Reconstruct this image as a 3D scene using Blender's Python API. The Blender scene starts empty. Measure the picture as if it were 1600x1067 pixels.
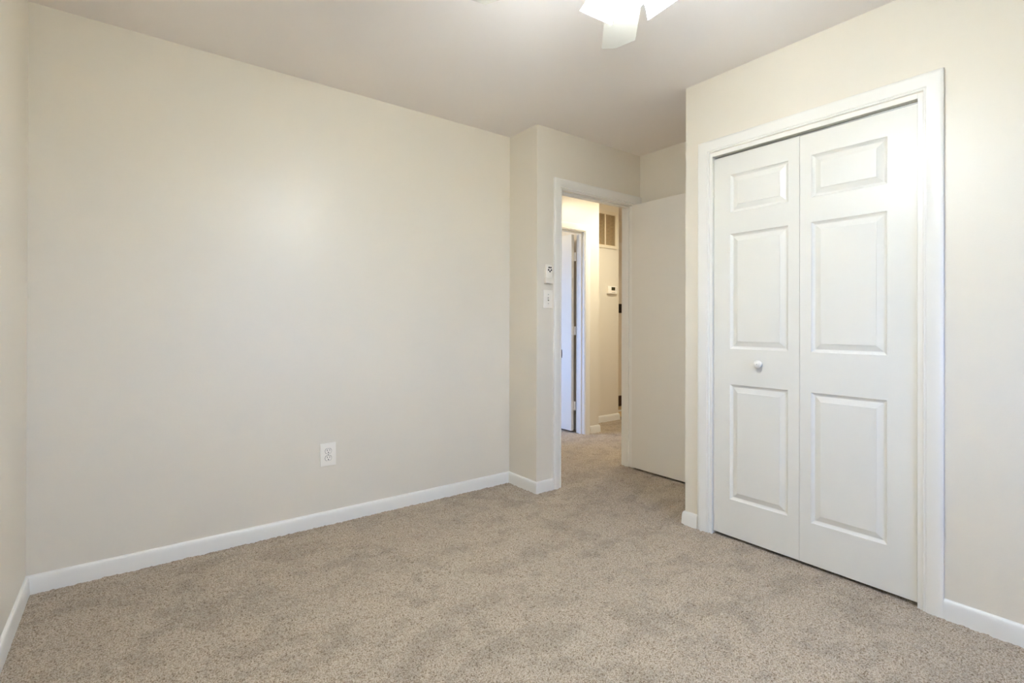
import bpy, bmesh, math, random
import numpy as np
from mathutils import Vector, Matrix
random.seed(4)
S = bpy.context.scene
COL = S.collection
R = math.radians

# ---------------------------------------------------------------- camera
cd = bpy.data.cameras.new('camera')
cam = bpy.data.objects.new('camera', cd); COL.objects.link(cam)
cd.sensor_width = 36; cd.sensor_fit = 'HORIZONTAL'
cd.lens = 787.1846 / 1600 * 36
cd.shift_y = -(533.5 - 504.4387) / 1600
cd.clip_start = 0.02
yaw, pit, rol = R(37.1278), R(0.1514), R(0.1514)
fw = Vector((math.sin(yaw)*math.cos(pit), math.cos(yaw)*math.cos(pit), math.sin(pit)))
r0 = Vector((math.cos(yaw), -math.sin(yaw), 0)); u0 = r0.cross(fw)
rr = r0*math.cos(rol) + u0*math.sin(rol); uu = -r0*math.sin(rol) + u0*math.cos(rol)
M = Matrix((rr, uu, -fw)).transposed().to_4x4(); M.translation = (0, 0, 1.1152)
cam.matrix_world = M
S.camera = cam

# ---------------------------------------------------------------- world, daylight, exposure
W = bpy.data.worlds.new('sky'); S.world = W; W.use_nodes = True
bg = W.node_tree.nodes['Background']; wn = W.node_tree
bg.inputs[1].default_value = 2.85
# overcast sky above the horizon, dim lawn below it
wtc = wn.nodes.new('ShaderNodeTexCoord'); wsp = wn.nodes.new('ShaderNodeSeparateXYZ'); wr = wn.nodes.new('ShaderNodeValToRGB')
wmr = wn.nodes.new('ShaderNodeMapRange'); wmr.inputs['From Min'].default_value = -1; wmr.inputs['From Max'].default_value = 1
wn.links.new(wtc.outputs['Generated'], wsp.inputs[0]); wn.links.new(wsp.outputs['Z'], wmr.inputs[0]); wn.links.new(wmr.outputs[0], wr.inputs[0])
GROUND_LIGHT = (0.07, 0.12, 0.16); SKY_LIGHT = (0.22, 0.44, 1.0)
wr.color_ramp.elements[0].position = 0.47; wr.color_ramp.elements[0].color = (*GROUND_LIGHT, 1)
wr.color_ramp.elements[1].position = 0.53; wr.color_ramp.elements[1].color = (*SKY_LIGHT, 1)
wn.links.new(wr.outputs[0], bg.inputs[0])
S.view_settings.view_transform = 'Standard'; S.view_settings.look = 'None'
S.view_settings.gamma = 1; S.view_settings.use_curve_mapping = False
S.view_settings.exposure = 1.87
S.cycles.use_denoising = True; S.cycles.denoising_prefilter = 'ACCURATE'
S.cycles.max_bounces = 16; S.cycles.diffuse_bounces = 12; S.cycles.sample_clamp_indirect = 6

FAN_LAMP = 1.0      # W per bulb
HALL_LAMP = 4.9
SHADE_EMIT = 23.0

def area(name, loc, target, sx, sy, power, col, portal=False):
    l = bpy.data.lights.new(name, 'AREA'); l.shape = 'RECTANGLE'; l.size = sx; l.size_y = sy
    l.energy = power; l.color = col
    o = bpy.data.objects.new(name, l); COL.objects.link(o); o.location = loc
    o.rotation_euler = (Vector(target)-Vector(loc)).to_track_quat('-Z', 'Y').to_euler()
    if portal: l.cycles.is_portal = True
    return o

# ---------------------------------------------------------------- room numbers
H = 2.44; HH = 2.53
XL = -0.340; Y0 = 2.858; X1 = 2.141; YD = 2.556; X2 = 3.199; X3 = 2.481; YC = 1.665; YB = -0.96
T = 0.115
YE = YD + T               # hall side of the entry wall
YH = 3.634                # wall across the hall
YR = 3.97                 # recessed wall with the grille
WX0, WX1, WZ0, WZ1 = 0.72, 1.90, 0.85, 2.05      # bedroom window in the wall behind the camera

area('bedroom_window_portal', ((WX0+WX1)/2, YB-0.05, (WZ0+WZ1)/2), ((WX0+WX1)/2, 5, (WZ0+WZ1)/2), WX1-WX0, WZ1-WZ0, 1, (1, 1, 1), True)
area('other_room_window_portal', (1.47, 5.1, 1.375), (5, 5.1, 1.375), 2.0, 1.55, 1, (1, 1, 1), True)

# ---------------------------------------------------------------- materials
def mat(name, col, rough=0.5, spec=0.5, metal=0.0, emit=None, estr=0.0):
    m = bpy.data.materials.new(name); m.use_nodes = True
    b = m.node_tree.nodes['Principled BSDF']
    b.inputs['Base Color'].default_value = (*col, 1); b.inputs['Roughness'].default_value = rough
    b.inputs['Specular IOR Level'].default_value = spec; b.inputs['Metallic'].default_value = metal
    if emit: b.inputs['Emission Color'].default_value = (*emit, 1); b.inputs['Emission Strength'].default_value = estr
    return m
def srgb(r, g, b):
    f = lambda c: (c/255/12.92) if c/255 <= 0.04045 else ((c/255+0.055)/1.055)**2.4
    return (f(r), f(g), f(b))
def paint(name, col, rough, spec=0.5, scale=220, bump=0.02, dist=0.001, mottled=0.0):
    m = mat(name, col, rough, spec); nt = m.node_tree; b = nt.nodes['Principled BSDF']
    tc = nt.nodes.new('ShaderNodeTexCoord')
    n = nt.nodes.new('ShaderNodeTexNoise'); n.inputs['Scale'].default_value = scale; n.inputs['Detail'].default_value = 3
    bp = nt.nodes.new('ShaderNodeBump'); bp.inputs['Strength'].default_value = bump; bp.inputs['Distance'].default_value = dist
    nt.links.new(tc.outputs['Object'], n.inputs['Vector']); nt.links.new(n.outputs['Fac'], bp.inputs['Height'])
    n2 = nt.nodes.new('ShaderNodeTexNoise'); n2.inputs['Scale'].default_value = 2.2; n2.inputs['Detail'].default_value = 1
    bp2 = nt.nodes.new('ShaderNodeBump'); bp2.inputs['Strength'].default_value = 0.12; bp2.inputs['Distance'].default_value = 0.01
    nt.links.new(tc.outputs['Object'], n2.inputs['Vector']); nt.links.new(n2.outputs['Fac'], bp2.inputs['Height'])
    nt.links.new(bp2.outputs['Normal'], bp.inputs['Normal'])
    nt.links.new(bp.outputs['Normal'], b.inputs['Normal'])
    return m
WALL = paint('greige_wall_paint', srgb(227, 219, 203), 0.37, 0.5, bump=0.35)
CEIL = paint('ceiling_paint', srgb(240, 234, 229), 0.8, 0.3, bump=0.35)
TRIM = mat('white_trim_enamel', srgb(236, 233, 225), 0.32, 0.5)
DOORM = paint('white_door_paint', srgb(229, 226, 217), 0.36, 0.5, scale=90, bump=0.12)
FLAT = paint('off_white_door_paint', srgb(230, 225, 215), 0.4, 0.5, scale=90, bump=0.1)
PLASTIC = mat('white_plastic', srgb(246, 240, 228), 0.35)
PLASTIC2 = mat('ivory_plastic', srgb(236, 230, 216), 0.4)
DARK = mat('dark_slot', (0.012, 0.011, 0.010), 0.6)
GAP = mat('shadow_gap_felt', (0.02, 0.018, 0.016), 0.9)
BRONZE = mat('dark_bronze', srgb(52, 42, 34), 0.4, metal=0.6)
STEEL = mat('brushed_steel', srgb(170, 168, 162), 0.35, metal=0.9)
LCD = mat('lcd_screen', srgb(62, 60, 40), 0.25)
FANW = mat('white_fan_enamel', srgb(204, 200, 188), 0.35)
GRILLE = mat('grille_enamel', srgb(226, 216, 195), 0.45)
BROWNT = mat('brown_register', srgb(86, 58, 38), 0.5)
WOODF = mat('honey_floor', srgb(206, 178, 130), 0.4)

def glass_mat():
    m = bpy.data.materials.new('window_glass'); m.use_nodes = True; nt = m.node_tree; nt.nodes.clear()
    o = nt.nodes.new('ShaderNodeOutputMaterial'); mx = nt.nodes.new('ShaderNodeMixShader')
    t = nt.nodes.new('ShaderNodeBsdfTransparent'); g = nt.nodes.new('ShaderNodeBsdfGlossy'); g.inputs['Roughness'].default_value = 0.02
    mx.inputs[0].default_value = 0.06
    nt.links.new(t.outputs[0], mx.inputs[1]); nt.links.new(g.outputs[0], mx.inputs[2]); nt.links.new(mx.outputs[0], o.inputs[0])
    return m
GLASS = glass_mat()
SHADE = mat('lit_frosted_glass', (0.9, 0.88, 0.82), 0.4, emit=(0.88, 0.97, 1.05), estr=SHADE_EMIT)
DOME = mat('lit_opal_dome', (0.9, 0.85, 0.75), 0.4, emit=(1.0, 0.97, 0.90), estr=2.2)

def carpet_mat():
    m = mat('beige_cut_pile_carpet', (0.4, 0.35, 0.28), 0.95, 0.15); nt = m.node_tree; b = nt.nodes['Principled BSDF']
    N = nt.nodes.new; L = nt.links.new
    tc = N('ShaderNodeTexCoord')
    def noise(sc, det, rough=0.5, dist=0.0, vec=None):
        n = N('ShaderNodeTexNoise'); n.inputs['Scale'].default_value = sc; n.inputs['Detail'].default_value = det
        n.inputs['Roughness'].default_value = rough; n.inputs['Distortion'].default_value = dist
        L(vec if vec else tc.outputs['Object'], n.inputs['Vector']); return n
    def ramp(src, a, b_, ca, cb):
        r = N('ShaderNodeValToRGB'); r.color_ramp.elements[0].position = a; r.color_ramp.elements[1].position = b_
        r.color_ramp.elements[0].color = (*ca, 1); r.color_ramp.elements[1].color = (*cb, 1); L(src, r.inputs[0]); return r
    # tuft-to-tuft yarn colour
    sp = noise(210, 2, 0.6)
    r1 = ramp(sp.outputs['Fac'], 0.36, 0.60, srgb(140, 121, 97), srgb(192, 178, 158))
    # brushed nap: pile leaning one way or the other in long strokes and patches
    mp = N('ShaderNodeMapping'); mp.inputs['Rotation'].default_value = (0, 0, R(38)); mp.inputs['Scale'].default_value = (1.0, 2.6, 1)
    L(tc.outputs['Object'], mp.inputs[0])
    p1 = noise(2.6, 5, 0.62, 0.6, mp.outputs[0]); p2 = noise(5.5, 4, 0.65, 0.8)
    ad = N('ShaderNodeMath'); ad.operation = 'ADD'; L(p1.outputs['Fac'], ad.inputs[0]); L(p2.outputs['Fac'], ad.inputs[1])
    p3 = noise(13, 4, 0.7, 0.5)
    a3 = N('ShaderNodeMath'); a3.operation = 'MULTIPLY_ADD'; a3.inputs[1].default_value = 0.6; L(p3.outputs['Fac'], a3.inputs[0]); L(ad.outputs[0], a3.inputs[2]); ad = a3
    mr = N('ShaderNodeMapRange'); mr.inputs['From Min'].default_value = 1.10; mr.inputs['From Max'].default_value = 1.36
    mr.inputs['To Min'].default_value = 0.85; mr.inputs['To Max'].default_value = 1.04; mr.interpolation_type = 'SMOOTHSTEP'
    L(ad.outputs[0], mr.inputs[0])
    mx = N('ShaderNodeMix'); mx.data_type = 'RGBA'; mx.blend_type = 'MULTIPLY'; mx.inputs[0].default_value = 1
    pit = noise(105, 3, 0.65)
    pr = ramp(pit.outputs['Fac'], 0.34, 0.47, (0.66, 0.63, 0.58), (1, 1, 1))
    mp2 = N('ShaderNodeMix'); mp2.data_type = 'RGBA'; mp2.blend_type = 'MULTIPLY'; mp2.inputs[0].default_value = 1
    L(r1.outputs[0], mp2.inputs[6]); L(pr.outputs[0], mp2.inputs[7])
    L(mp2.outputs[2], mx.inputs[6]); L(mr.outputs[0], mx.inputs[7]); L(mx.outputs[2], b.inputs['Base Color'])
    f = noise(420, 2, 0.7)
    bp = N('ShaderNodeBump'); bp.inputs['Strength'].default_value = 0.6; bp.inputs['Distance'].default_value = 0.003
    L(f.outputs['Fac'], bp.inputs['Height']); L(bp.outputs['Normal'], b.inputs['Normal'])
    b.inputs['Sheen Weight'].default_value = 0.15; b.inputs['Sheen Roughness'].default_value = 0.6
    return m
CARPET = carpet_mat()

# ---------------------------------------------------------------- helpers
def obj(name, bm, m, parent=None, smooth=False, auto=None):
    me = bpy.data.meshes.new(name); bmesh.ops.recalc_face_normals(bm, faces=bm.faces[:]); bm.to_mesh(me); bm.free()
    for mm in (m if isinstance(m, (list, tuple)) else [m]): me.materials.append(mm)
    if smooth or auto:
        me.polygons.foreach_set('use_smooth', [True]*len(me.polygons))
    o = bpy.data.objects.new(name, me); COL.objects.link(o)
    if auto:
        me.set_sharp_from_angle(angle=R(auto))
    if parent: o.parent = parent
    return o
def struct(name, bm, m, parent=None, **k):
    o = obj(name, bm, m, parent, **k)
    if not parent: o['kind'] = 'structure'
    return o
def empty(name, loc=(0, 0, 0), rotz=0.0):
    o = bpy.data.objects.new(name, None); COL.objects.link(o); o.location = loc; o.rotation_euler = (0, 0, rotz)
    o.empty_display_size = 0.05
    return o
def thing(name, label, cat, loc=(0, 0, 0), rotz=0.0, group=None):
    o = empty(name, loc, rotz); o['label'] = label; o['category'] = cat
    if group: o['group'] = group
    return o
def box(bm, x0, x1, y0, y1, z0, z1, bev=0.0, seg=2):
    n0 = len(bm.verts)
    vs = [bm.verts.new(p) for p in ((x0,y0,z0),(x1,y0,z0),(x1,y1,z0),(x0,y1,z0),(x0,y0,z1),(x1,y0,z1),(x1,y1,z1),(x0,y1,z1))]
    fs = [bm.faces.new([vs[i] for i in q]) for q in ((0,3,2,1),(4,5,6,7),(0,1,5,4),(1,2,6,5),(2,3,7,6),(3,0,4,7))]
    if bev:
        es = list({e for f in fs for e in f.edges})
        bmesh.ops.bevel(bm, geom=es, offset=bev, segments=seg, affect='EDGES', profile=0.5)
def B(*a, **k):
    bm = bmesh.new(); box(bm, *a, **k); return bm
def slab_holes(bm, a0, a1, z0, z1, holes, t0, t1, axis):
    """wall slab in the (a,z) plane with rectangular holes, thickness t0..t1 along the other axis"""
    As = sorted({a0, a1, *[h[0] for h in holes], *[h[1] for h in holes]})
    Zs = sorted({z0, z1, *[h[2] for h in holes], *[h[3] for h in holes]})
    vid = {}
    def V(a, z, t):
        k = (round(a, 5), round(z, 5), round(t, 5))
        if k not in vid: vid[k] = bm.verts.new((a, t, z) if axis == 'x' else (t, a, z))
        return vid[k]
    def solid(i, j):
        if not (0 <= i < len(As)-1 and 0 <= j < len(Zs)-1): return False
        ca, cz = (As[i]+As[i+1])/2, (Zs[j]+Zs[j+1])/2
        return not any(h[0] < ca < h[1] and h[2] < cz < h[3] for h in holes)
    for i in range(len(As)-1):
        for j in range(len(Zs)-1):
            if not solid(i, j): continue
            a, b, c, d = As[i], As[i+1], Zs[j], Zs[j+1]
            for t in (t0, t1): bm.faces.new([V(a,c,t), V(b,c,t), V(b,d,t), V(a,d,t)])
            if not solid(i-1, j): bm.faces.new([V(a,c,t0), V(a,d,t0), V(a,d,t1), V(a,c,t1)])
            if not solid(i+1, j): bm.faces.new([V(b,c,t0), V(b,d,t0), V(b,d,t1), V(b,c,t1)])
            if not solid(i, j-1): bm.faces.new([V(a,c,t0), V(b,c,t0), V(b,c,t1), V(a,c,t1)])
            if not solid(i, j+1): bm.faces.new([V(a,d,t0), V(b,d,t0), V(b,d,t1), V(a,d,t1)])
def sweep(bm, path, prof, fmap, closed=False):
    """profile (offset to the left of travel, height) swept with mitred corners along a 2D path"""
    n = len(path); rings = []
    for i in range(n):
        p = Vector(path[i])
        dirs = []
        if i > 0 or closed: dirs.append((p-Vector(path[i-1])).normalized())
        if i < n-1 or closed: dirs.append((Vector(path[(i+1) % n])-p).normalized())
        ns = [Vector((-d.y, d.x)) for d in dirs]
        m = sum(ns, Vector((0, 0))).normalized(); m = m / max(0.2, m.dot(ns[0]))
        rings.append([bm.verts.new(fmap(p.x+m.x*o, p.y+m.y*o, h)) for o, h in prof])
    for i in range(n-1 if not closed else n):
        A, Bq = rings[i], rings[(i+1) % n]
        for k in range(len(prof)):
            k2 = (k+1) % len(prof)
            bm.faces.new([A[k], A[k2], Bq[k2], Bq[k]])
    if not closed:
        bm.faces.new(rings[0]); bm.faces.new(rings[-1][::-1])
def lathe(bm, prof, seg=32, mtx=None, cap=True):
    rings = []
    for r, z in prof:
        if r < 1e-6: rings.append([bm.verts.new((0, 0, z))])
        else: rings.append([bm.verts.new((r*math.cos(2*math.pi*i/seg), r*math.sin(2*math.pi*i/seg), z)) for i in range(seg)])
    vs = [v for q in rings for v in q]
    for A, C in zip(rings, rings[1:]):
        for i in range(seg):
            j = (i+1) % seg
            f = [A[i % len(A)], A[j % len(A)], C[j % len(C)], C[i % len(C)]]
            f = list(dict.fromkeys(f))
            if len(f) > 2: bm.faces.new(f)
    if cap:
        for q in (rings[0], rings[-1]):
            if len(q) > 2: bm.faces.new(q)
    if mtx is not None: bmesh.ops.transform(bm, matrix=mtx, verts=vs)
def prism(bm, pts, z0, z1, mtx=None, bev=0.0):
    a = [bm.verts.new((x, y, z0)) for x, y in pts]; b = [bm.verts.new((x, y, z1)) for x, y in pts]
    fs = [bm.faces.new(a[::-1]), bm.faces.new(b)]
    n = len(pts)
    for i in range(n): fs.append(bm.faces.new([a[i], a[(i+1) % n], b[(i+1) % n], b[i]]))
    if bev:
        es = list(fs[1].edges)
        bmesh.ops.bevel(bm, geom=es, offset=bev, segments=2, affect='EDGES')
    if mtx is not None: bmesh.ops.transform(bm, matrix=mtx, verts=bm.verts[:])
def along(p, d):
    q = Vector(d).to_track_quat('Z', 'Y'); m = q.to_matrix().to_4x4(); m.translation = Vector(p); return m

# ---------------------------------------------------------------- floor: carpet with real pile relief
def carpet():
    gx = np.concatenate([np.arange(XL-0.02, 2.55, 0.0045), np.arange(2.55, 3.9, 0.009), np.arange(3.9, 4.75, 0.02)])
    gy = np.concatenate([np.arange(YB-0.02, 0.2, 0.06), np.arange(0.2, 2.9, 0.0045), np.arange(2.9, 4.42, 0.010)])
    rng = np.random.default_rng(7)
    nx, ny = len(gx), len(gy)
    z = rng.standard_normal((nx, ny))
    def blur(a, k):
        for _ in range(k):
            a = (np.roll(a, 1, 0)+a*2+np.roll(a, -1, 0))/4; a = (np.roll(a, 1, 1)+a*2+np.roll(a, -1, 1))/4
        return a
    def nrm(a): return a/a.std()
    zz = 0.0011*nrm(blur(z, 1)) + 0.0007*nrm(z) + 0.0008*nrm(blur(rng.standard_normal((nx, ny)), 14))
    zz = np.clip(zz, -0.005, 0.004) - 0.001
    X, Y = np.meshgrid(gx, gy, indexing='ij')
    X = X + rng.uniform(-0.0012, 0.0012, X.shape); Y = Y + rng.uniform(-0.0012, 0.0012, X.shape)
    co = np.stack([X, Y, zz], -1).reshape(-1, 3)
    idx = np.arange(nx*ny).reshape(nx, ny)
    q = np.stack([idx[:-1, :-1], idx[1:, :-1], idx[1:, 1:], idx[:-1, 1:]], -1).reshape(-1, 4)
    me = bpy.data.meshes.new('floor')
    me.vertices.add(len(co)); me.vertices.foreach_set('co', co.ravel())
    me.loops.add(q.size); me.loops.foreach_set('vertex_index', q.ravel().astype(np.int32))
    me.polygons.add(len(q)); me.polygons.foreach_set('loop_start', np.arange(0, q.size, 4, dtype=np.int32))
    me.polygons.foreach_set('use_smooth', np.ones(len(q), dtype=bool))
    me.update(calc_edges=True); me.materials.append(CARPET)
    o = bpy.data.objects.new('floor', me); COL.objects.link(o); o['kind'] = 'structure'
    return o
carpet()
struct('floor_of_other_room', B(1.2, 3.9, 4.41, 6.6, -0.06, 0.0), CARPET)
struct('subfloor', B(-0.6, 6.6, -1.3, 6.6, -0.12, -0.045), BROWNT)
struct('floor_of_far_hall', B(4.73, 6.5, YE, 6.4, -0.05, -0.002), WOODF)

# ---------------------------------------------------------------- ceiling and walls
OD = (2.362, 3.12, 2.042)          # bedroom door opening between jambs (x0, x1, head height)
OH = (2.90, 3.672, 2.055)          # doorway across the hall
OC = (0.620, 1.503, 2.012)         # closet opening (y0, y1, head height)
J = 0.018                          # jamb board thickness
bm = bmesh.new(); box(bm, XL-T, X1, YB-T, Y0, H, H+0.1); box(bm, X1, X2+T, YB-T, YD+0.02, H, H+0.1)
struct('ceiling', bm, CEIL)
struct('ceiling_of_hall', B(X1-0.2, 6.5, YE, 6.6, HH, HH+0.1), CEIL)
struct('ceiling_of_other_room', B(1.2, X1-0.2, YH, 6.6, HH, HH+0.1), CEIL)
struct('wall_left', B(XL-T, XL, YB, Y0, -0.05, H), WALL)
struct('wall_back', B(XL-T, X1, Y0, Y0+T, -0.05, HH), WALL)
bm = bmesh.new(); slab_holes(bm, XL-T, X3+0.8, -0.05, H, [(WX0, WX1, WZ0, WZ1)], YB-T, YB, 'x')
struct('wall_behind_camera', bm, WALL)
struct('wall_return', B(X1, X1+T, YD, Y0+T+0.1, -0.05, HH), WALL)
bm = bmesh.new(); slab_holes(bm, X1+T, 6.5, -0.05, HH+0.05, [(OD[0]-J, OD[1]+J, -0.05, OD[2]+J)], YD, YE, 'x')
struct('wall_entry', bm, WALL)
# outer corner of the entry wall: the return wall's end face is part of that same plane
struct('wall_alcove', B(X2, X2+T, YB-T, YD, -0.05, H), WALL)
bm = bmesh.new(); slab_holes(bm, YB, YC, -0.05, H, [(OC[0]-J, OC[1]+J, -0.05, OC[2]+J)], X3, X3+T, 'y')
struct('wall_right', bm, WALL)
struct('wall_closet_side', B(X3+T, X2, YC-T, YC, -0.05, H), WALL)
# hall
bm = bmesh.new(); slab_holes(bm, X1-0.2, 3.885, -0.05, HH, [(OH[0]-J, OH[1]+J, -0.05, OH[2]+J)], YH, YH+T, 'x')
struct('wall_hall', bm, WALL)
struct('wall_hall_left', B(X1-0.2, X1-0.1, Y0+T, YH, -0.05, HH), WALL)
struct('wall_hall_corner', B(3.885-T, 3.885, YH+T, YR, -0.05, HH), WALL)
struct('wall_hall_recess', B(3.885-T, 4.578, YR, YR+T, -0.05, HH), WALL)
struct('wall_hall_recess_side', B(4.578-T, 4.578, YR+T, 4.60, -0.05, HH), WALL)
struct('wall_far_hall', B(4.578-T, 6.5, 4.60, 4.60+T, -0.05, HH), WALL)
struct('wall_hall_end', B(6.5, 6.6, YE, 4.75, -0.05, HH), WALL)
# the room across the hall, with its own window
struct('wall_other_room_right', B(3.76, 3.86, YR+T, 6.6, -0.05, HH), WALL)
struct('wall_other_room_end', B(1.2, 3.86, 6.5, 6.6, -0.05, HH), WALL)
bm = bmesh.new(); slab_holes(bm, YH, 6.5, -0.05, HH, [(4.1, 6.1, 0.6, 2.15)], 1.45, 1.55, 'y')
struct('wall_other_room_left', bm, WALL)

# ---------------------------------------------------------------- baseboards
BP = [(0, -0.03), (0, 0.0745), (0.003, 0.0740), (0.006, 0.0722), (0.0085, 0.0690), (0.0105, 0.0640), (0.0120, 0.0570), (0.0130, 0.0470), (0.0140, 0.0300), (0.0145, 0.0), (0.0145, -0.03)]
def baseboard(name, path, off=-1):
    bm = bmesh.new(); sweep(bm, path, [(o*off, h) for o, h in BP], lambda a, b, h: (a, b, h))
    return struct(name, bm, TRIM, auto=50)
CW = 0.064
baseboard('baseboard_left', [(XL, YB), (XL, Y0), (X1, Y0), (X1, YD), (OD[0]-J-0.0615, YD)])
baseboard('baseboard_right', [(X3, OC[0]-J-CW+0.001, ), (X3, YB)], -1)
baseboard('baseboard_closet_corner', [(OD[1]+0.079, YD-0.02), (X2, YC), (X3, YC), (X3, OC[1]+J+CW)], -1) if False else None
baseboard('baseboard_alcove', [(X2, YD-0.0), (X2, YC), (X3, YC), (X3, OC[1]+J+CW)], -1)
baseboard('baseboard_hall', [(OH[1]+J+0.062, YH), (3.885, YH), (3.885, YR), (4.578, YR), (4.578, 4.45)], -1)
# (mesh normals are recalculated, so only the travel side matters)

# ---------------------------------------------------------------- casings and jambs
def casing_prof(w, sc=1.0):
    return [(0, 0), (0, 0.007), (0.0025, 0.0095), (0.006, 0.0095), (0.008, 0.0075), (0.0105, 0.0075), (0.012, 0.0105),
            (0.022, 0.0125), (0.036, 0.0155), (w-0.012, 0.0165), (w-0.004, 0.0160), (w, 0.0125), (w, 0)]
def casing(name, a0, a1, top, w, fmap, m=TRIM, left=True, right=True):
    """mitred casing legs and head as one moulding around an opening, a = horizontal coordinate"""
    path = [(a0, -0.02), (a0, top), (a1, top), (a1, -0.02)]
    bm = bmesh.new(); sweep(bm, path, casing_prof(w), lambda a, b, h: fmap(a, b, h))
    return struct(name, bm, m, auto=40)
rv = 0.006
casing('trim_1', OD[0]-rv-0.004, OD[1]+rv+0.006, OD[2]+rv, 0.0655, lambda a, b, h: (a, YD-h, b))
casing('trim_2', OC[0]-0.018, OC[1]+0.014, OC[2]+0.024, CW, lambda a, b, h: (X3-h, a, b))
casing('trim_3', OH[0]-rv, OH[1]+rv, OH[2]+rv, 0.064, lambda a, b, h: (a, YH-h, b))

def jamb_x(name, o, y0, y1, stop0, stop1):
    bm = bmesh.new()
    box(bm, o[0]-J, o[0], y0, y1, -0.03, o[2]+J); box(bm, o[1], o[1]+J, y0, y1, -0.03, o[2]+J); box(bm, o[0], o[1], y0, y1, o[2], o[2]+J)
    box(bm, o[0], o[0]+0.011, stop0, stop1, -0.03, o[2], 0.002); box(bm, o[1]-0.011, o[1], stop0, stop1, -0.03, o[2], 0.002)
    box(bm, o[0]+0.011, o[1]-0.011, stop0, stop1, o[2]-0.011, o[2], 0.002)
    return struct(name, bm, TRIM)
jamb_x('trim_4', OD, YD, YE, YD+0.040, YD+0.075)
jamb_x('trim_5', OH, YH, YH+T, YH+0.035, YH+0.070)
bm = bmesh.new()
box(bm, X3-0.0015, X3+T, OC[0]-J, OC[0], -0.03, OC[2]+J+0.003, 0.001); box(bm, X3-0.0015, X3+T, OC[1], OC[1]+J-0.004, -0.03, OC[2]+J+0.003, 0.001)
box(bm, X3-0.0015, X3+T, OC[0], OC[1], OC[2], OC[2]+J+0.003, 0.001)
struct('trim_6', bm, TRIM)
# short piece of door head casing on the far hall wall
struct('trim_7', B(5.0, 6.2, 4.582, 4.60, 2.13, 2.23, 0.003), TRIM)

# hall-side casing of the bedroom door is real too (out of view)
casing('trim_8', OD[0]-rv, OD[1]+rv, OD[2]+rv, 0.0655, lambda a, b, h: (a, YE+h, b))

# ---------------------------------------------------------------- bedroom door, open into the alcove
def knob_bm(p, d, dark=True, r=0.026):
    bm = bmesh.new()
    lathe(bm, [(0.031, 0.0), (0.031, 0.004), (0.026, 0.009), (0.012, 0.012), (0.010, 0.028), (0.018, 0.034), (r, 0.046), (r, 0.056), (0.018, 0.066), (0, 0.068)], 28, along(p, d))
    return bm
def hinge(parent, pin, z, leafs, m=TRIM):
    h = bmesh.new()
    lathe(h, [(0.0055, 0.0), (0.0055, 0.089)], 12, Matrix.Translation((pin[0], pin[1], z-0.0445)))
    for L in leafs: box(h, L[0], L[1], L[2], L[3], z-0.0445, z+0.0445)
    return obj('hinge', h, m, parent, auto=40)
door = empty('door_1', (3.123, YD-0.012, 0)); door['kind'] = 'structure'
def dl(bm): bmesh.ops.transform(bm, matrix=Matrix.Translation((-3.123, -(YD-0.012), 0)), verts=bm.verts[:]); return bm
dx0, dx1 = 3.086, 3.121
obj('door_leaf', dl(B(dx0, dx1, YD-0.014-0.752, YD-0.014, 0.016, 2.036, 0.0015)), FLAT, door)
k1 = dl(knob_bm((dx0, YD-0.70, 0.92), (-1, 0, 0))); k = obj('door_knob', k1, BRONZE, door, smooth=True)
k2 = dl(knob_bm((dx1, YD-0.70, 0.92), (1, 0, 0), r=0.024)); obj('door_knob', k2, BRONZE, door, smooth=True)
for z in (0.27, 1.03, 1.80):
    h = bmesh.new(); lathe(h, [(0.0055, 0.0), (0.0055, 0.089)], 12, Matrix.Translation((3.127, YD-0.010, z-0.0445)))
    obj('hinge', dl(h), TRIM, door, auto=40)
# dark strike plate in the latch-side jamb
sp = thing('strike_plate', 'small dark metal strike plate on the left jamb of the open doorway', 'strike plate', (OD[0], YD+0.012, 0.914))
bm = bmesh.new(); box(bm, 0.0, 0.0015, -0.014, 0.022, -0.028, 0.028, 0.0005)
pts = [(-0.0155, 0.0), (-0.0150, 0.0022), (-0.0125, 0.0035), (-0.0125, 0.0), ]
n = 12; prev = None
for i in range(n+1):
    t = -1+2*i/n; zz = t*0.028; w = 0.0045*math.sqrt(max(0.0, 1-t*t*0.92))
    ring = [bm.verts.new((-0.0005, -0.0135, zz)), bm.verts.new((w*0.6, -0.0175, zz)), bm.verts.new((w, -0.0150, zz)), bm.verts.new((0.0015, -0.012, zz))]
    if prev:
        for k in range(4): bm.faces.new([prev[k], prev[(k+1) % 4], ring[(k+1) % 4], ring[k]])
    prev = ring
obj('plate', bm, BRONZE, sp)

# ---------------------------------------------------------------- door of the room across the hall
d3 = empty('door_3', (OH[1]-0.002, YH+T+0.012, 0)); d3['kind'] = 'structure'
def dl3(bm): bmesh.ops.transform(bm, matrix=Matrix.Translation((-(OH[1]-0.002), -(YH+T+0.012), 0)), verts=bm.verts[:]); return bm
gx = OH[1]-0.002; gy = YH+T+0.012
obj('door_leaf', dl3(B(gx-0.046, gx-0.011, gy+0.012, gy+0.012+0.75, 0.018, 2.045, 0.0015)), DOORM, d3)
obj('door_knob', dl3(knob_bm((gx-0.046, gy+0.70, 0.92), (-1, 0, 0))), STEEL, d3, smooth=True)
for z in (0.275, 1.05, 1.815):
    h = bmesh.new(); lathe(h, [(0.006, 0.0), (0.006, 0.089)], 12, Matrix.Translation((gx-0.004, gy-0.003, z-0.0445)))
    box(h, gx-0.040, gx-0.010, gy+0.010, gy+0.0125, z-0.0445, z+0.0445)
    box(h, gx-0.012, gx+0.002, gy-0.002, gy+0.011, z-0.0445, z+0.0445)
    obj('hinge', dl3(h), TRIM, d3, auto=40)

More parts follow.
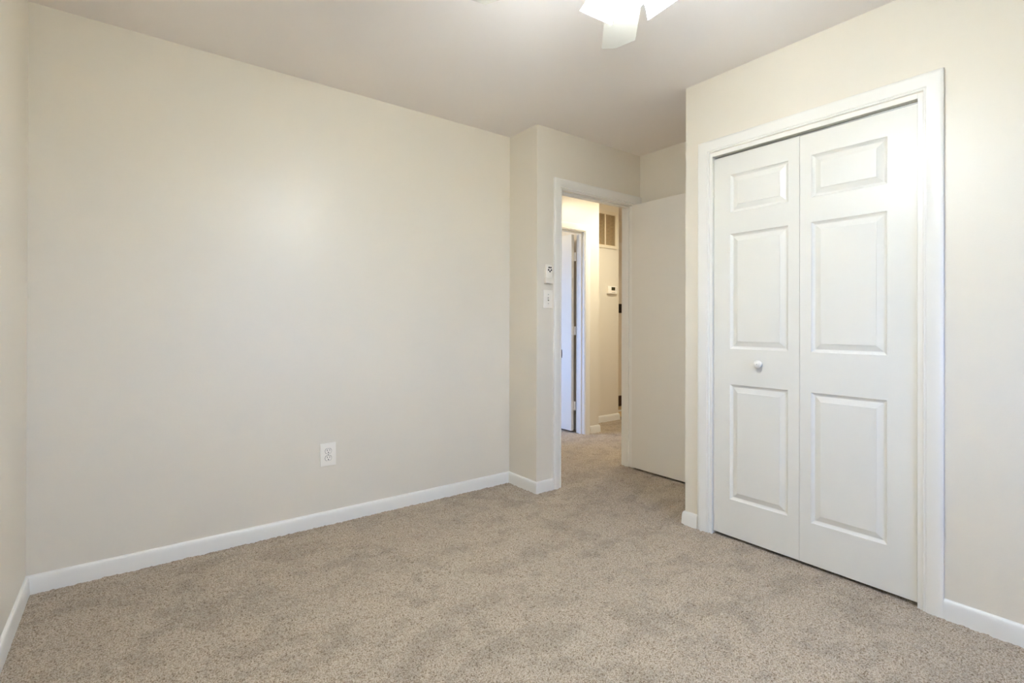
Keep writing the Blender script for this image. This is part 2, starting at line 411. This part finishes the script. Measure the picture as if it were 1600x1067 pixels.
# ---------------------------------------------------------------- closet bifold door with raised panels
closet = empty('door_2', (X3, (OC[0]+OC[1])/2, 0)); closet['kind'] = 'structure'
XF = X3+0.012            # face of the leaves
TH = 0.034
def panel_leaf(y0, y1, z0, z1, holes):
    """leaf front faces -x; every hole gets a moulded, raised field"""
    bm = bmesh.new(); slab_holes(bm, y0, y1, z0, z1, holes, XF, XF+TH, 'y')
    # drop the hole side walls and back: panels close them
    cyc = [(0.0, 0.0), (0.002, 0.0028), (0.006, 0.0062), (0.0105, 0.0088), (0.0130, 0.0098), (0.0155, 0.0098), (0.0175, 0.0088), (0.0380, 0.0024), (0.0386, 0.0006), (0.041, 0.0004)]
    for a0, a1, c0, c1 in holes:
        rings = []
        for o, d in cyc:
            rings.append([bm.verts.new((XF+d, a, c)) for a, c in ((a0+o, c0+o), (a1-o, c0+o), (a1-o, c1-o), (a0+o, c1-o))])
        for A, C in zip(rings, rings[1:]):
            for i in range(4): bm.faces.new([A[i], A[(i+1) % 4], C[(i+1) % 4], C[i]])
        bm.faces.new(rings[-1])
        bk = [bm.verts.new((XF+TH, a, c)) for a, c in ((a0, c0), (a1, c0), (a1, c1), (a0, c1))]
        bm.faces.new(bk)
    bmesh.ops.remove_doubles(bm, verts=bm.verts[:], dist=1e-5)
    bmesh.ops.transform(bm, matrix=Matrix.Translation((-closet.location.x, -closet.location.y, 0)), verts=bm.verts[:])
    me = bpy.data.meshes.new('bifold_leaf'); bmesh.ops.recalc_face_normals(bm, faces=bm.faces[:]); bm.to_mesh(me); bm.free()
    me.materials.append(DOORM); o = bpy.data.objects.new('bifold_leaf', me); COL.objects.link(o); o.parent = closet
    return o
ZP = [(0.207, 0.805), (0.990, 1.588), (1.700, 1.897)]
lf1 = panel_leaf(1.0672, 1.4995, 0.016, 1.999, [(1.118, 1.409, a, b) for a, b in ZP])
lf2 = panel_leaf(0.6235, 1.0655, 0.016, 1.997, [(0.724, 1.016, a, b) for a, b in ZP])
bm = bmesh.new()
lathe(bm, [(0.0105, 0.0), (0.0105, 0.003), (0.0075, 0.006), (0.0075, 0.010), (0.013, 0.014), (0.0185, 0.020), (0.0195, 0.026), (0.017, 0.031), (0.010, 0.034), (0, 0.0345)], 32,
      along((XF-X3, 1.251-closet.location.y, 0.921), (-1, 0, 0)))
kn = obj('knob', bm, TRIM, closet, smooth=True)
bm = bmesh.new(); lathe(bm, [(0.0022, 0), (0.0022, 0.0008)], 10, along((XF-X3-0.0340, 1.251-closet.location.y, 0.921), (-1, 0, 0)))
c = obj('knob_screw', bm, STEEL, kn)
obj('track', B(0.030, 0.058, -0.436, 0.436, 2.000, 2.011, 0.001), STEEL, closet)
# shelf and dark interior of the closet are only the closed box behind the leaves

# ---------------------------------------------------------------- bedroom window (behind the camera)
def window(name, wx0, wx1, z0, z1, fm):
    w = empty(name, fm((wx0+wx1)/2, 0, z0)); w['kind'] = 'structure'
    L = Vector(w.location)
    def add(nm, boxes, m):
        bm = bmesh.new()
        for b in boxes:
            p = Vector(fm(b[0], b[2], b[4]))-L; q = Vector(fm(b[1], b[3], b[5]))-L
            box(bm, min(p.x, q.x), max(p.x, q.x), min(p.y, q.y), max(p.y, q.y), min(p.z, q.z), max(p.z, q.z))
        return obj(nm, bm, m, w)
    f = 0.04; zm = (z0+z1)/2
    add('window_frame', [(wx0, wx0+f, 0, 0.09, z0, z1), (wx1-f, wx1, 0, 0.09, z0, z1), (wx0+f, wx1-f, 0, 0.09, z0, z0+f), (wx0+f, wx1-f, 0, 0.09, z1-f, z1), (wx0+f, wx1-f, 0.02, 0.06, zm-0.02, zm+0.02)], TRIM)
    add('window_pane', [(wx0+f, wx1-f, 0.040, 0.044, z0+f, zm-0.02)], GLASS)
    add('window_pane', [(wx0+f, wx1-f, 0.040, 0.044, zm+0.02, z1-f)], GLASS)
    add('window_sill', [(wx0-0.06, wx1+0.06, -0.045, 0.0, z0-0.025, z0)], TRIM)
    return w
window('window_1', WX0, WX1, WZ0, WZ1, lambda a, d, z: (a, YB-d, z))
window('window_2', 4.1, 6.1, 0.6, 2.15, lambda a, d, z: (1.55-d, a, z))

# ---------------------------------------------------------------- wall outlet on the long wall
o = thing('wall_outlet', 'white duplex electrical outlet low on the long beige wall', 'outlet', (0.8795, Y0, 0.388))
def plate(name, parent, hw, hh, t, m, sgn=-1):
    bm = bmesh.new(); box(bm, -hw, hw, min(0, sgn*t), max(0, sgn*t), -hh, hh)
    es = [e for e in bm.edges if all(abs(v.co.y-sgn*t) < 1e-6 for v in e.verts)]
    es += [e for e in bm.edges if abs(e.verts[0].co.y-e.verts[1].co.y) > 1e-6]
    bmesh.ops.bevel(bm, geom=es, offset=0.0028, segments=3, affect='EDGES', profile=0.6)
    return obj(name, bm, m, parent, auto=45)
plate('cover_plate', o, 0.0430, 0.0635, 0.0062, PLASTIC)
def dshape(r, n=28):
    pts = []
    for i in range(n):
        a = 2*math.pi*i/n; x, z = r*math.cos(a), r*math.sin(a); pts.append((x, max(-r*0.80, min(r*0.80, z))))
    return pts
for dz in (0.0195, -0.0195):
    bm = bmesh.new(); prism(bm, dshape(0.0186), 0, 0.0008, bev=0.0)
    bmesh.ops.transform(bm, matrix=Matrix.Translation((0, -0.0060, dz)) @ Matrix.Rotation(R(90), 4, 'X'), verts=bm.verts[:])
    g = obj('receptacle_gap', bm, mat('recess_shadow_grey', srgb(120, 112, 100), 0.8) if 'recess_shadow_grey' not in bpy.data.materials else bpy.data.materials['recess_shadow_grey'], o)
    bm = bmesh.new(); prism(bm, dshape(0.0169), 0, 0.0030, bev=0.0006)
    bmesh.ops.transform(bm, matrix=Matrix.Translation((0, -0.0060, dz)) @ Matrix.Rotation(R(90), 4, 'X'), verts=bm.verts[:])
    rc = obj('receptacle', bm, PLASTIC, o, auto=40)
    bm = bmesh.new(); box(bm, -0.0078, -0.0052, -0.0093, -0.0088, dz+0.0005, dz+0.0095); box(bm, 0.0052, 0.0076, -0.0093, -0.0088, dz+0.0010, dz+0.0090)
    lathe(bm, [(0.0030, 0), (0.0030, 0.0005)], 14, along((0, -0.0088, dz-0.0075), (0, -1, 0)))
    obj('slots', bm, DARK, rc)
bm = bmesh.new(); lathe(bm, [(0.0032, 0), (0.0032, 0.0006), (0.002, 0.0012), (0, 0.0012)], 16, along((0, -0.0062, 0), (0, -1, 0)))
obj('screw', bm, STEEL, o)

# ---------------------------------------------------------------- light switch and fan remote beside the doorway
s = thing('light_switch', 'white toggle light switch plate just left of the open doorway', 'light switch', (2.2365, YD, 1.285))
plate('cover_plate', s, 0.0395, 0.0620, 0.0062, PLASTIC)
bm = bmesh.new(); box(bm, -0.0055, 0.0055, -0.0068, -0.0060, -0.0125, 0.0125)
obj('toggle_slot', bm, bpy.data.materials['recess_shadow_grey'], s)
bm = bmesh.new(); box(bm, -0.0045, 0.0045, -0.010, 0.004, -0.006, 0.008, 0.001)
bmesh.ops.transform(bm, matrix=Matrix.Translation((0, -0.0085, 0)) @ Matrix.Rotation(R(-28), 4, 'X'), verts=bm.verts[:])
obj('toggle', bm, PLASTIC, s)
for dz in (0.030, -0.030):
    bm = bmesh.new(); lathe(bm, [(0.0032, 0), (0.0032, 0.0006), (0, 0.0012)], 16, along((0, -0.0062, dz), (0, -1, 0)))
    obj('screw', bm, STEEL, s)

cr = thing('remote_cradle', 'white wall cradle holding the fan remote above the light switch', 'remote holder', (2.232, YD, 1.452))
bm = bmesh.new()
box(bm, -0.030, 0.030, -0.004, 0.0, -0.060, 0.052, 0.001)
box(bm, -0.032, -0.028, -0.026, -0.002, -0.062, -0.022, 0.001); box(bm, 0.028, 0.032, -0.026, -0.002, -0.062, -0.022, 0.001)
box(bm, -0.032, 0.032, -0.028, -0.002, -0.064, -0.0595, 0.001)
obj('holder', bm, PLASTIC2, cr)
bm = bmesh.new(); box(bm, -0.029, 0.029, -0.0275, -0.0250, -0.0605, -0.026, 0.001); obj('front_lip', bm, PLASTIC2, cr)
rm = thing('remote_control', 'white ceiling fan remote with a ring of five dark buttons, in wall cradle', 'remote control', (2.232, YD-0.0045, 1.452))
bm = bmesh.new(); box(bm, -0.026, 0.026, -0.0195, 0.0, -0.058, 0.064, 0.004, 3); obj('body', bm, PLASTIC, rm, auto=40)
for k in range(5):
    a = R(90+36+72*k)
    bm = bmesh.new()
    lathe(bm, [(0.0062, 0), (0.0062, 0.0008), (0.005, 0.0013), (0, 0.0013)], 16, along((0.0125*math.cos(a)+0.002, -0.0194, 0.031+0.0145*math.sin(a)), (0, -1, 0)))
    obj('button', bm, DARK, rm)

# ---------------------------------------------------------------- ceiling fan
FX, FY = 1.116, 0.930
fan = thing('ceiling_fan', 'white ceiling fan with glowing frosted glass light kit', 'ceiling fan', (FX, FY, 0))
bm = bmesh.new(); lathe(bm, [(0.075, 2.44), (0.078, 2.43), (0.070, 2.395), (0.045, 2.375), (0.045, 2.36)], 40); obj('canopy', bm, FANW, fan, auto=40)
bm = bmesh.new(); lathe(bm, [(0.05, 2.372), (0.10, 2.360), (0.118, 2.335), (0.118, 2.265), (0.100, 2.240), (0.060, 2.232)], 48); obj('motor_housing', bm, FANW, fan, auto=40)
bm = bmesh.new(); lathe(bm, [(0.058, 2.235), (0.058, 2.185), (0.052, 2.150), (0.050, 2.062), (0.046, 2.058)], 40); obj('switch_housing', bm, FANW, fan, auto=40)
bm = bmesh.new(); lathe(bm, [(0.048, 2.060), (0.048, 2.048), (0.043, 2.026), (0.030, 2.010), (0.014, 2.003), (0, 2.001)], 40, cap=False); obj('glass_cap', bm, SHADE, fan, smooth=True)
ZB = 2.205
def blade(az):
    bm = bmesh.new()
    pts = [(0.150, -0.035), (0.170, -0.062), (0.502, -0.060), (0.575, 0.012), (0.588, 0.066), (0.170, 0.054), (0.150, 0.035)]
    prism(bm, pts, -0.003, 0.003, bev=0.0015)
    m = Matrix.Rotation(R(90-az), 4, 'Z') @ Matrix.Translation((0, 0, ZB)) @ Matrix.Rotation(R(BP_), 4, 'X')
    bmesh.ops.transform(bm, matrix=m, verts=bm.verts[:])
    b = obj('blade', bm, FANW, fan)
    bm = bmesh.new(); box(bm, 0.085, 0.21, -0.016, 0.016, 0.004, 0.009, 0.001); box(bm, 0.165, 0.22, -0.035, 0.035, 0.0035, 0.0075, 0.001)
    bmesh.ops.transform(bm, matrix=m, verts=bm.verts[:])
    obj('blade_bracket', bm, FANW, b)
BP_ = 11.0
for k in range(5): blade(46.0 + 72*k)
for k in range(4):
    az = R(95.5 + 90*k); t = R(50)
    d = Vector((math.sin(az)*math.cos(t), math.cos(az)*math.cos(t), -math.sin(t)))
    rim = Vector((math.sin(az)*0.142, math.cos(az)*0.142, 2.052))
    neck = rim - d*0.115
    bm = bmesh.new()
    lathe(bm, [(0.021, 0.0), (0.030, 0.008), (0.037, 0.030), (0.041, 0.060), (0.046, 0.090), (0.053, 0.115), (0.0505, 0.115), (0.0435, 0.090), (0.0385, 0.060), (0.0345, 0.030), (0.027, 0.010), (0.019, 0.002)], 40, along(neck, d), cap=False)
    sh = obj('lamp_shade', bm, SHADE, fan, smooth=True)
    bm = bmesh.new(); lathe(bm, [(0.014, -0.035), (0.021, -0.02), (0.024, 0.0), (0.024, 0.010)], 24, along(neck, d)); obj('lamp_holder', bm, FANW, fan, auto=40)
    bm = bmesh.new(); lathe(bm, [(0.012, 0.005), (0.013, 0.03), (0.019, 0.045), (0.020, 0.056), (0.013, 0.068), (0, 0.072)], 24, along(neck, d)); obj('bulb', bm, SHADE, sh, smooth=True)
    l = bpy.data.lights.new('fan_bulb_light', 'POINT'); l.energy = FAN_LAMP; l.color = (0.66, 0.74, 0.80); l.shadow_soft_size = 0.015
    lo = bpy.data.objects.new('fan_bulb_light', l); COL.objects.link(lo)
    lo.location = Vector((FX, FY, 0)) + neck + d*0.090

# ---------------------------------------------------------------- hall: ceiling lamp, grille, thermostat, far switch and register
hl = thing('hall_ceiling_lamp', 'flush opal dome ceiling lamp lighting the hall', 'ceiling lamp', (3.94, 3.04, HH))
bm = bmesh.new(); lathe(bm, [(0.14, 0.0), (0.14, -0.02), (0.13, -0.022)], 40); obj('base', bm, FANW, hl, auto=40)
bm = bmesh.new(); lathe(bm, [(0.13, -0.02), (0.125, -0.045), (0.10, -0.075), (0.06, -0.095), (0, -0.102)], 40, cap=False); obj('lamp_shade', bm, DOME, hl, smooth=True)
l = bpy.data.lights.new('hall_lamp_light', 'AREA'); l.shape = 'DISK'; l.size = 0.2; l.energy = HALL_LAMP; l.color = (1.0, 0.94, 0.76)
lo = bpy.data.objects.new('hall_lamp_light', l); COL.objects.link(lo); lo.location = (3.94, 3.04, HH-0.11)

g = thing('return_air_grille', 'louvred return air grille high on the recessed hall wall', 'vent grille', (4.355, YR, 2.205))
gw, gh = 0.185, 0.212
bm = bmesh.new()
fr = [(-gw, gw, gh-0.034, gh), (-gw, gw, -gh, -gh+0.034), (-gw, -gw+0.034, -gh+0.034, gh-0.034), (gw-0.034, gw, -gh+0.034, gh-0.034)]
for a, b, c0, c1 in fr: box(bm, a, b, -0.012, 0.0, c0, c1)
obj('frame', bm, GRILLE, g)
obj('mullion', B(-0.024, -0.010, -0.013, -0.001, -gh+0.034, gh-0.034, 0.001), GRILLE, g)
bm = bmesh.new()
nl = 24
for i in range(nl):
    z = -gh+0.040+(2*gh-0.08)*i/(nl-1)
    vs = [bm.verts.new(p) for p in ((-gw+0.034, -0.010, z-0.005), (gw-0.034, -0.010, z-0.005), (gw-0.034, -0.002, z+0.003), (-gw+0.034, -0.002, z+0.003),
                                    (-gw+0.034, -0.0095, z-0.0062), (gw-0.034, -0.0095, z-0.0062), (gw-0.034, -0.0015, z+0.0018), (-gw+0.034, -0.0015, z+0.0018))]
    for q in ((0, 1, 2, 3), (7, 6, 5, 4), (0, 4, 5, 1), (2, 6, 7, 3), (1, 5, 6, 2), (0, 3, 7, 4)): bm.faces.new([vs[i_] for i_ in q])
obj('louvres', bm, mat('louvre_enamel', srgb(222, 198, 156), 0.5), g)
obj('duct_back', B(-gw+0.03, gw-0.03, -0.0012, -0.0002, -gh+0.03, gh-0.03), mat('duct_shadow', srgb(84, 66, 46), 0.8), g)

th = thing('thermostat', 'white wall thermostat with dark screen below the hall grille', 'thermostat', (4.447, YR, 1.513))
bm = bmesh.new(); box(bm, -0.076, 0.076, -0.030, 0.0, -0.044, 0.044, 0.005, 3); obj('body', bm, PLASTIC, th, auto=40)
obj('screen', B(-0.026, 0.036, -0.0312, -0.029, -0.004, 0.034, 0.0), LCD, th)
for dx in (-0.012, 0.008, 0.028): obj('button', B(dx-0.004, dx+0.004, -0.0315, -0.029, -0.029, -0.024), bpy.data.materials['recess_shadow_grey'], th)
for dz, dx in ((0.028, 0.054), (0.014, 0.062), (0.000, 0.054)): obj('button', B(dx-0.003, dx+0.003, -0.0315, -0.029, dz-0.003, dz+0.003), bpy.data.materials['recess_shadow_grey'], th)

fs = thing('wall_switch_plate', 'small dark bronze switch plate on the far hall wall', 'switch plate', (5.335, 4.60, 1.335))
plate('cover_plate', fs, 0.050, 0.062, 0.006, BRONZE)
obj('toggle', B(-0.012, 0.012, -0.014, -0.005, -0.01, 0.01, 0.002), BRONZE, fs)
rg = thing('floor_register', 'dark brown heating register low on the far hall wall', 'register', (5.35, 4.60, 0.0))
obj('frame', B(-0.16, 0.16, -0.012, 0.0, 0.005, 0.145, 0.002), BROWNT, rg)
bm = bmesh.new()
for i in range(6): box(bm, -0.145, 0.145, -0.016, -0.010, 0.02+i*0.02, 0.026+i*0.02)
obj('louvres', bm, BRONZE, rg)
struct('trim_9', B(4.66, 6.4, 4.33, 4.36, -0.01, 0.012, 0.003), TRIM)

ol = thing('other_room_fill_lamp', 'unseen dome lamp added to warm the light in the room across the hall', 'ceiling lamp', (2.7, 5.0, HH))  # unseen fill lamp, added to offset the blue daylight on the door leaf
bm = bmesh.new(); lathe(bm, [(0.14, 0.0), (0.14, -0.02), (0.13, -0.022)], 40); obj('base', bm, FANW, ol, auto=40)
bm = bmesh.new(); lathe(bm, [(0.13, -0.02), (0.125, -0.045), (0.10, -0.075), (0.06, -0.095), (0, -0.102)], 40, cap=False); obj('lamp_shade', bm, DOME, ol, smooth=True)
l = bpy.data.lights.new('other_room_fill_light', 'POINT'); l.energy = 5.5; l.color = (1.0, 0.82, 0.56); l.shadow_soft_size = 0.08
lo = bpy.data.objects.new('other_room_fill_light', l); COL.objects.link(lo); lo.location = (2.7, 5.0, HH-0.2)
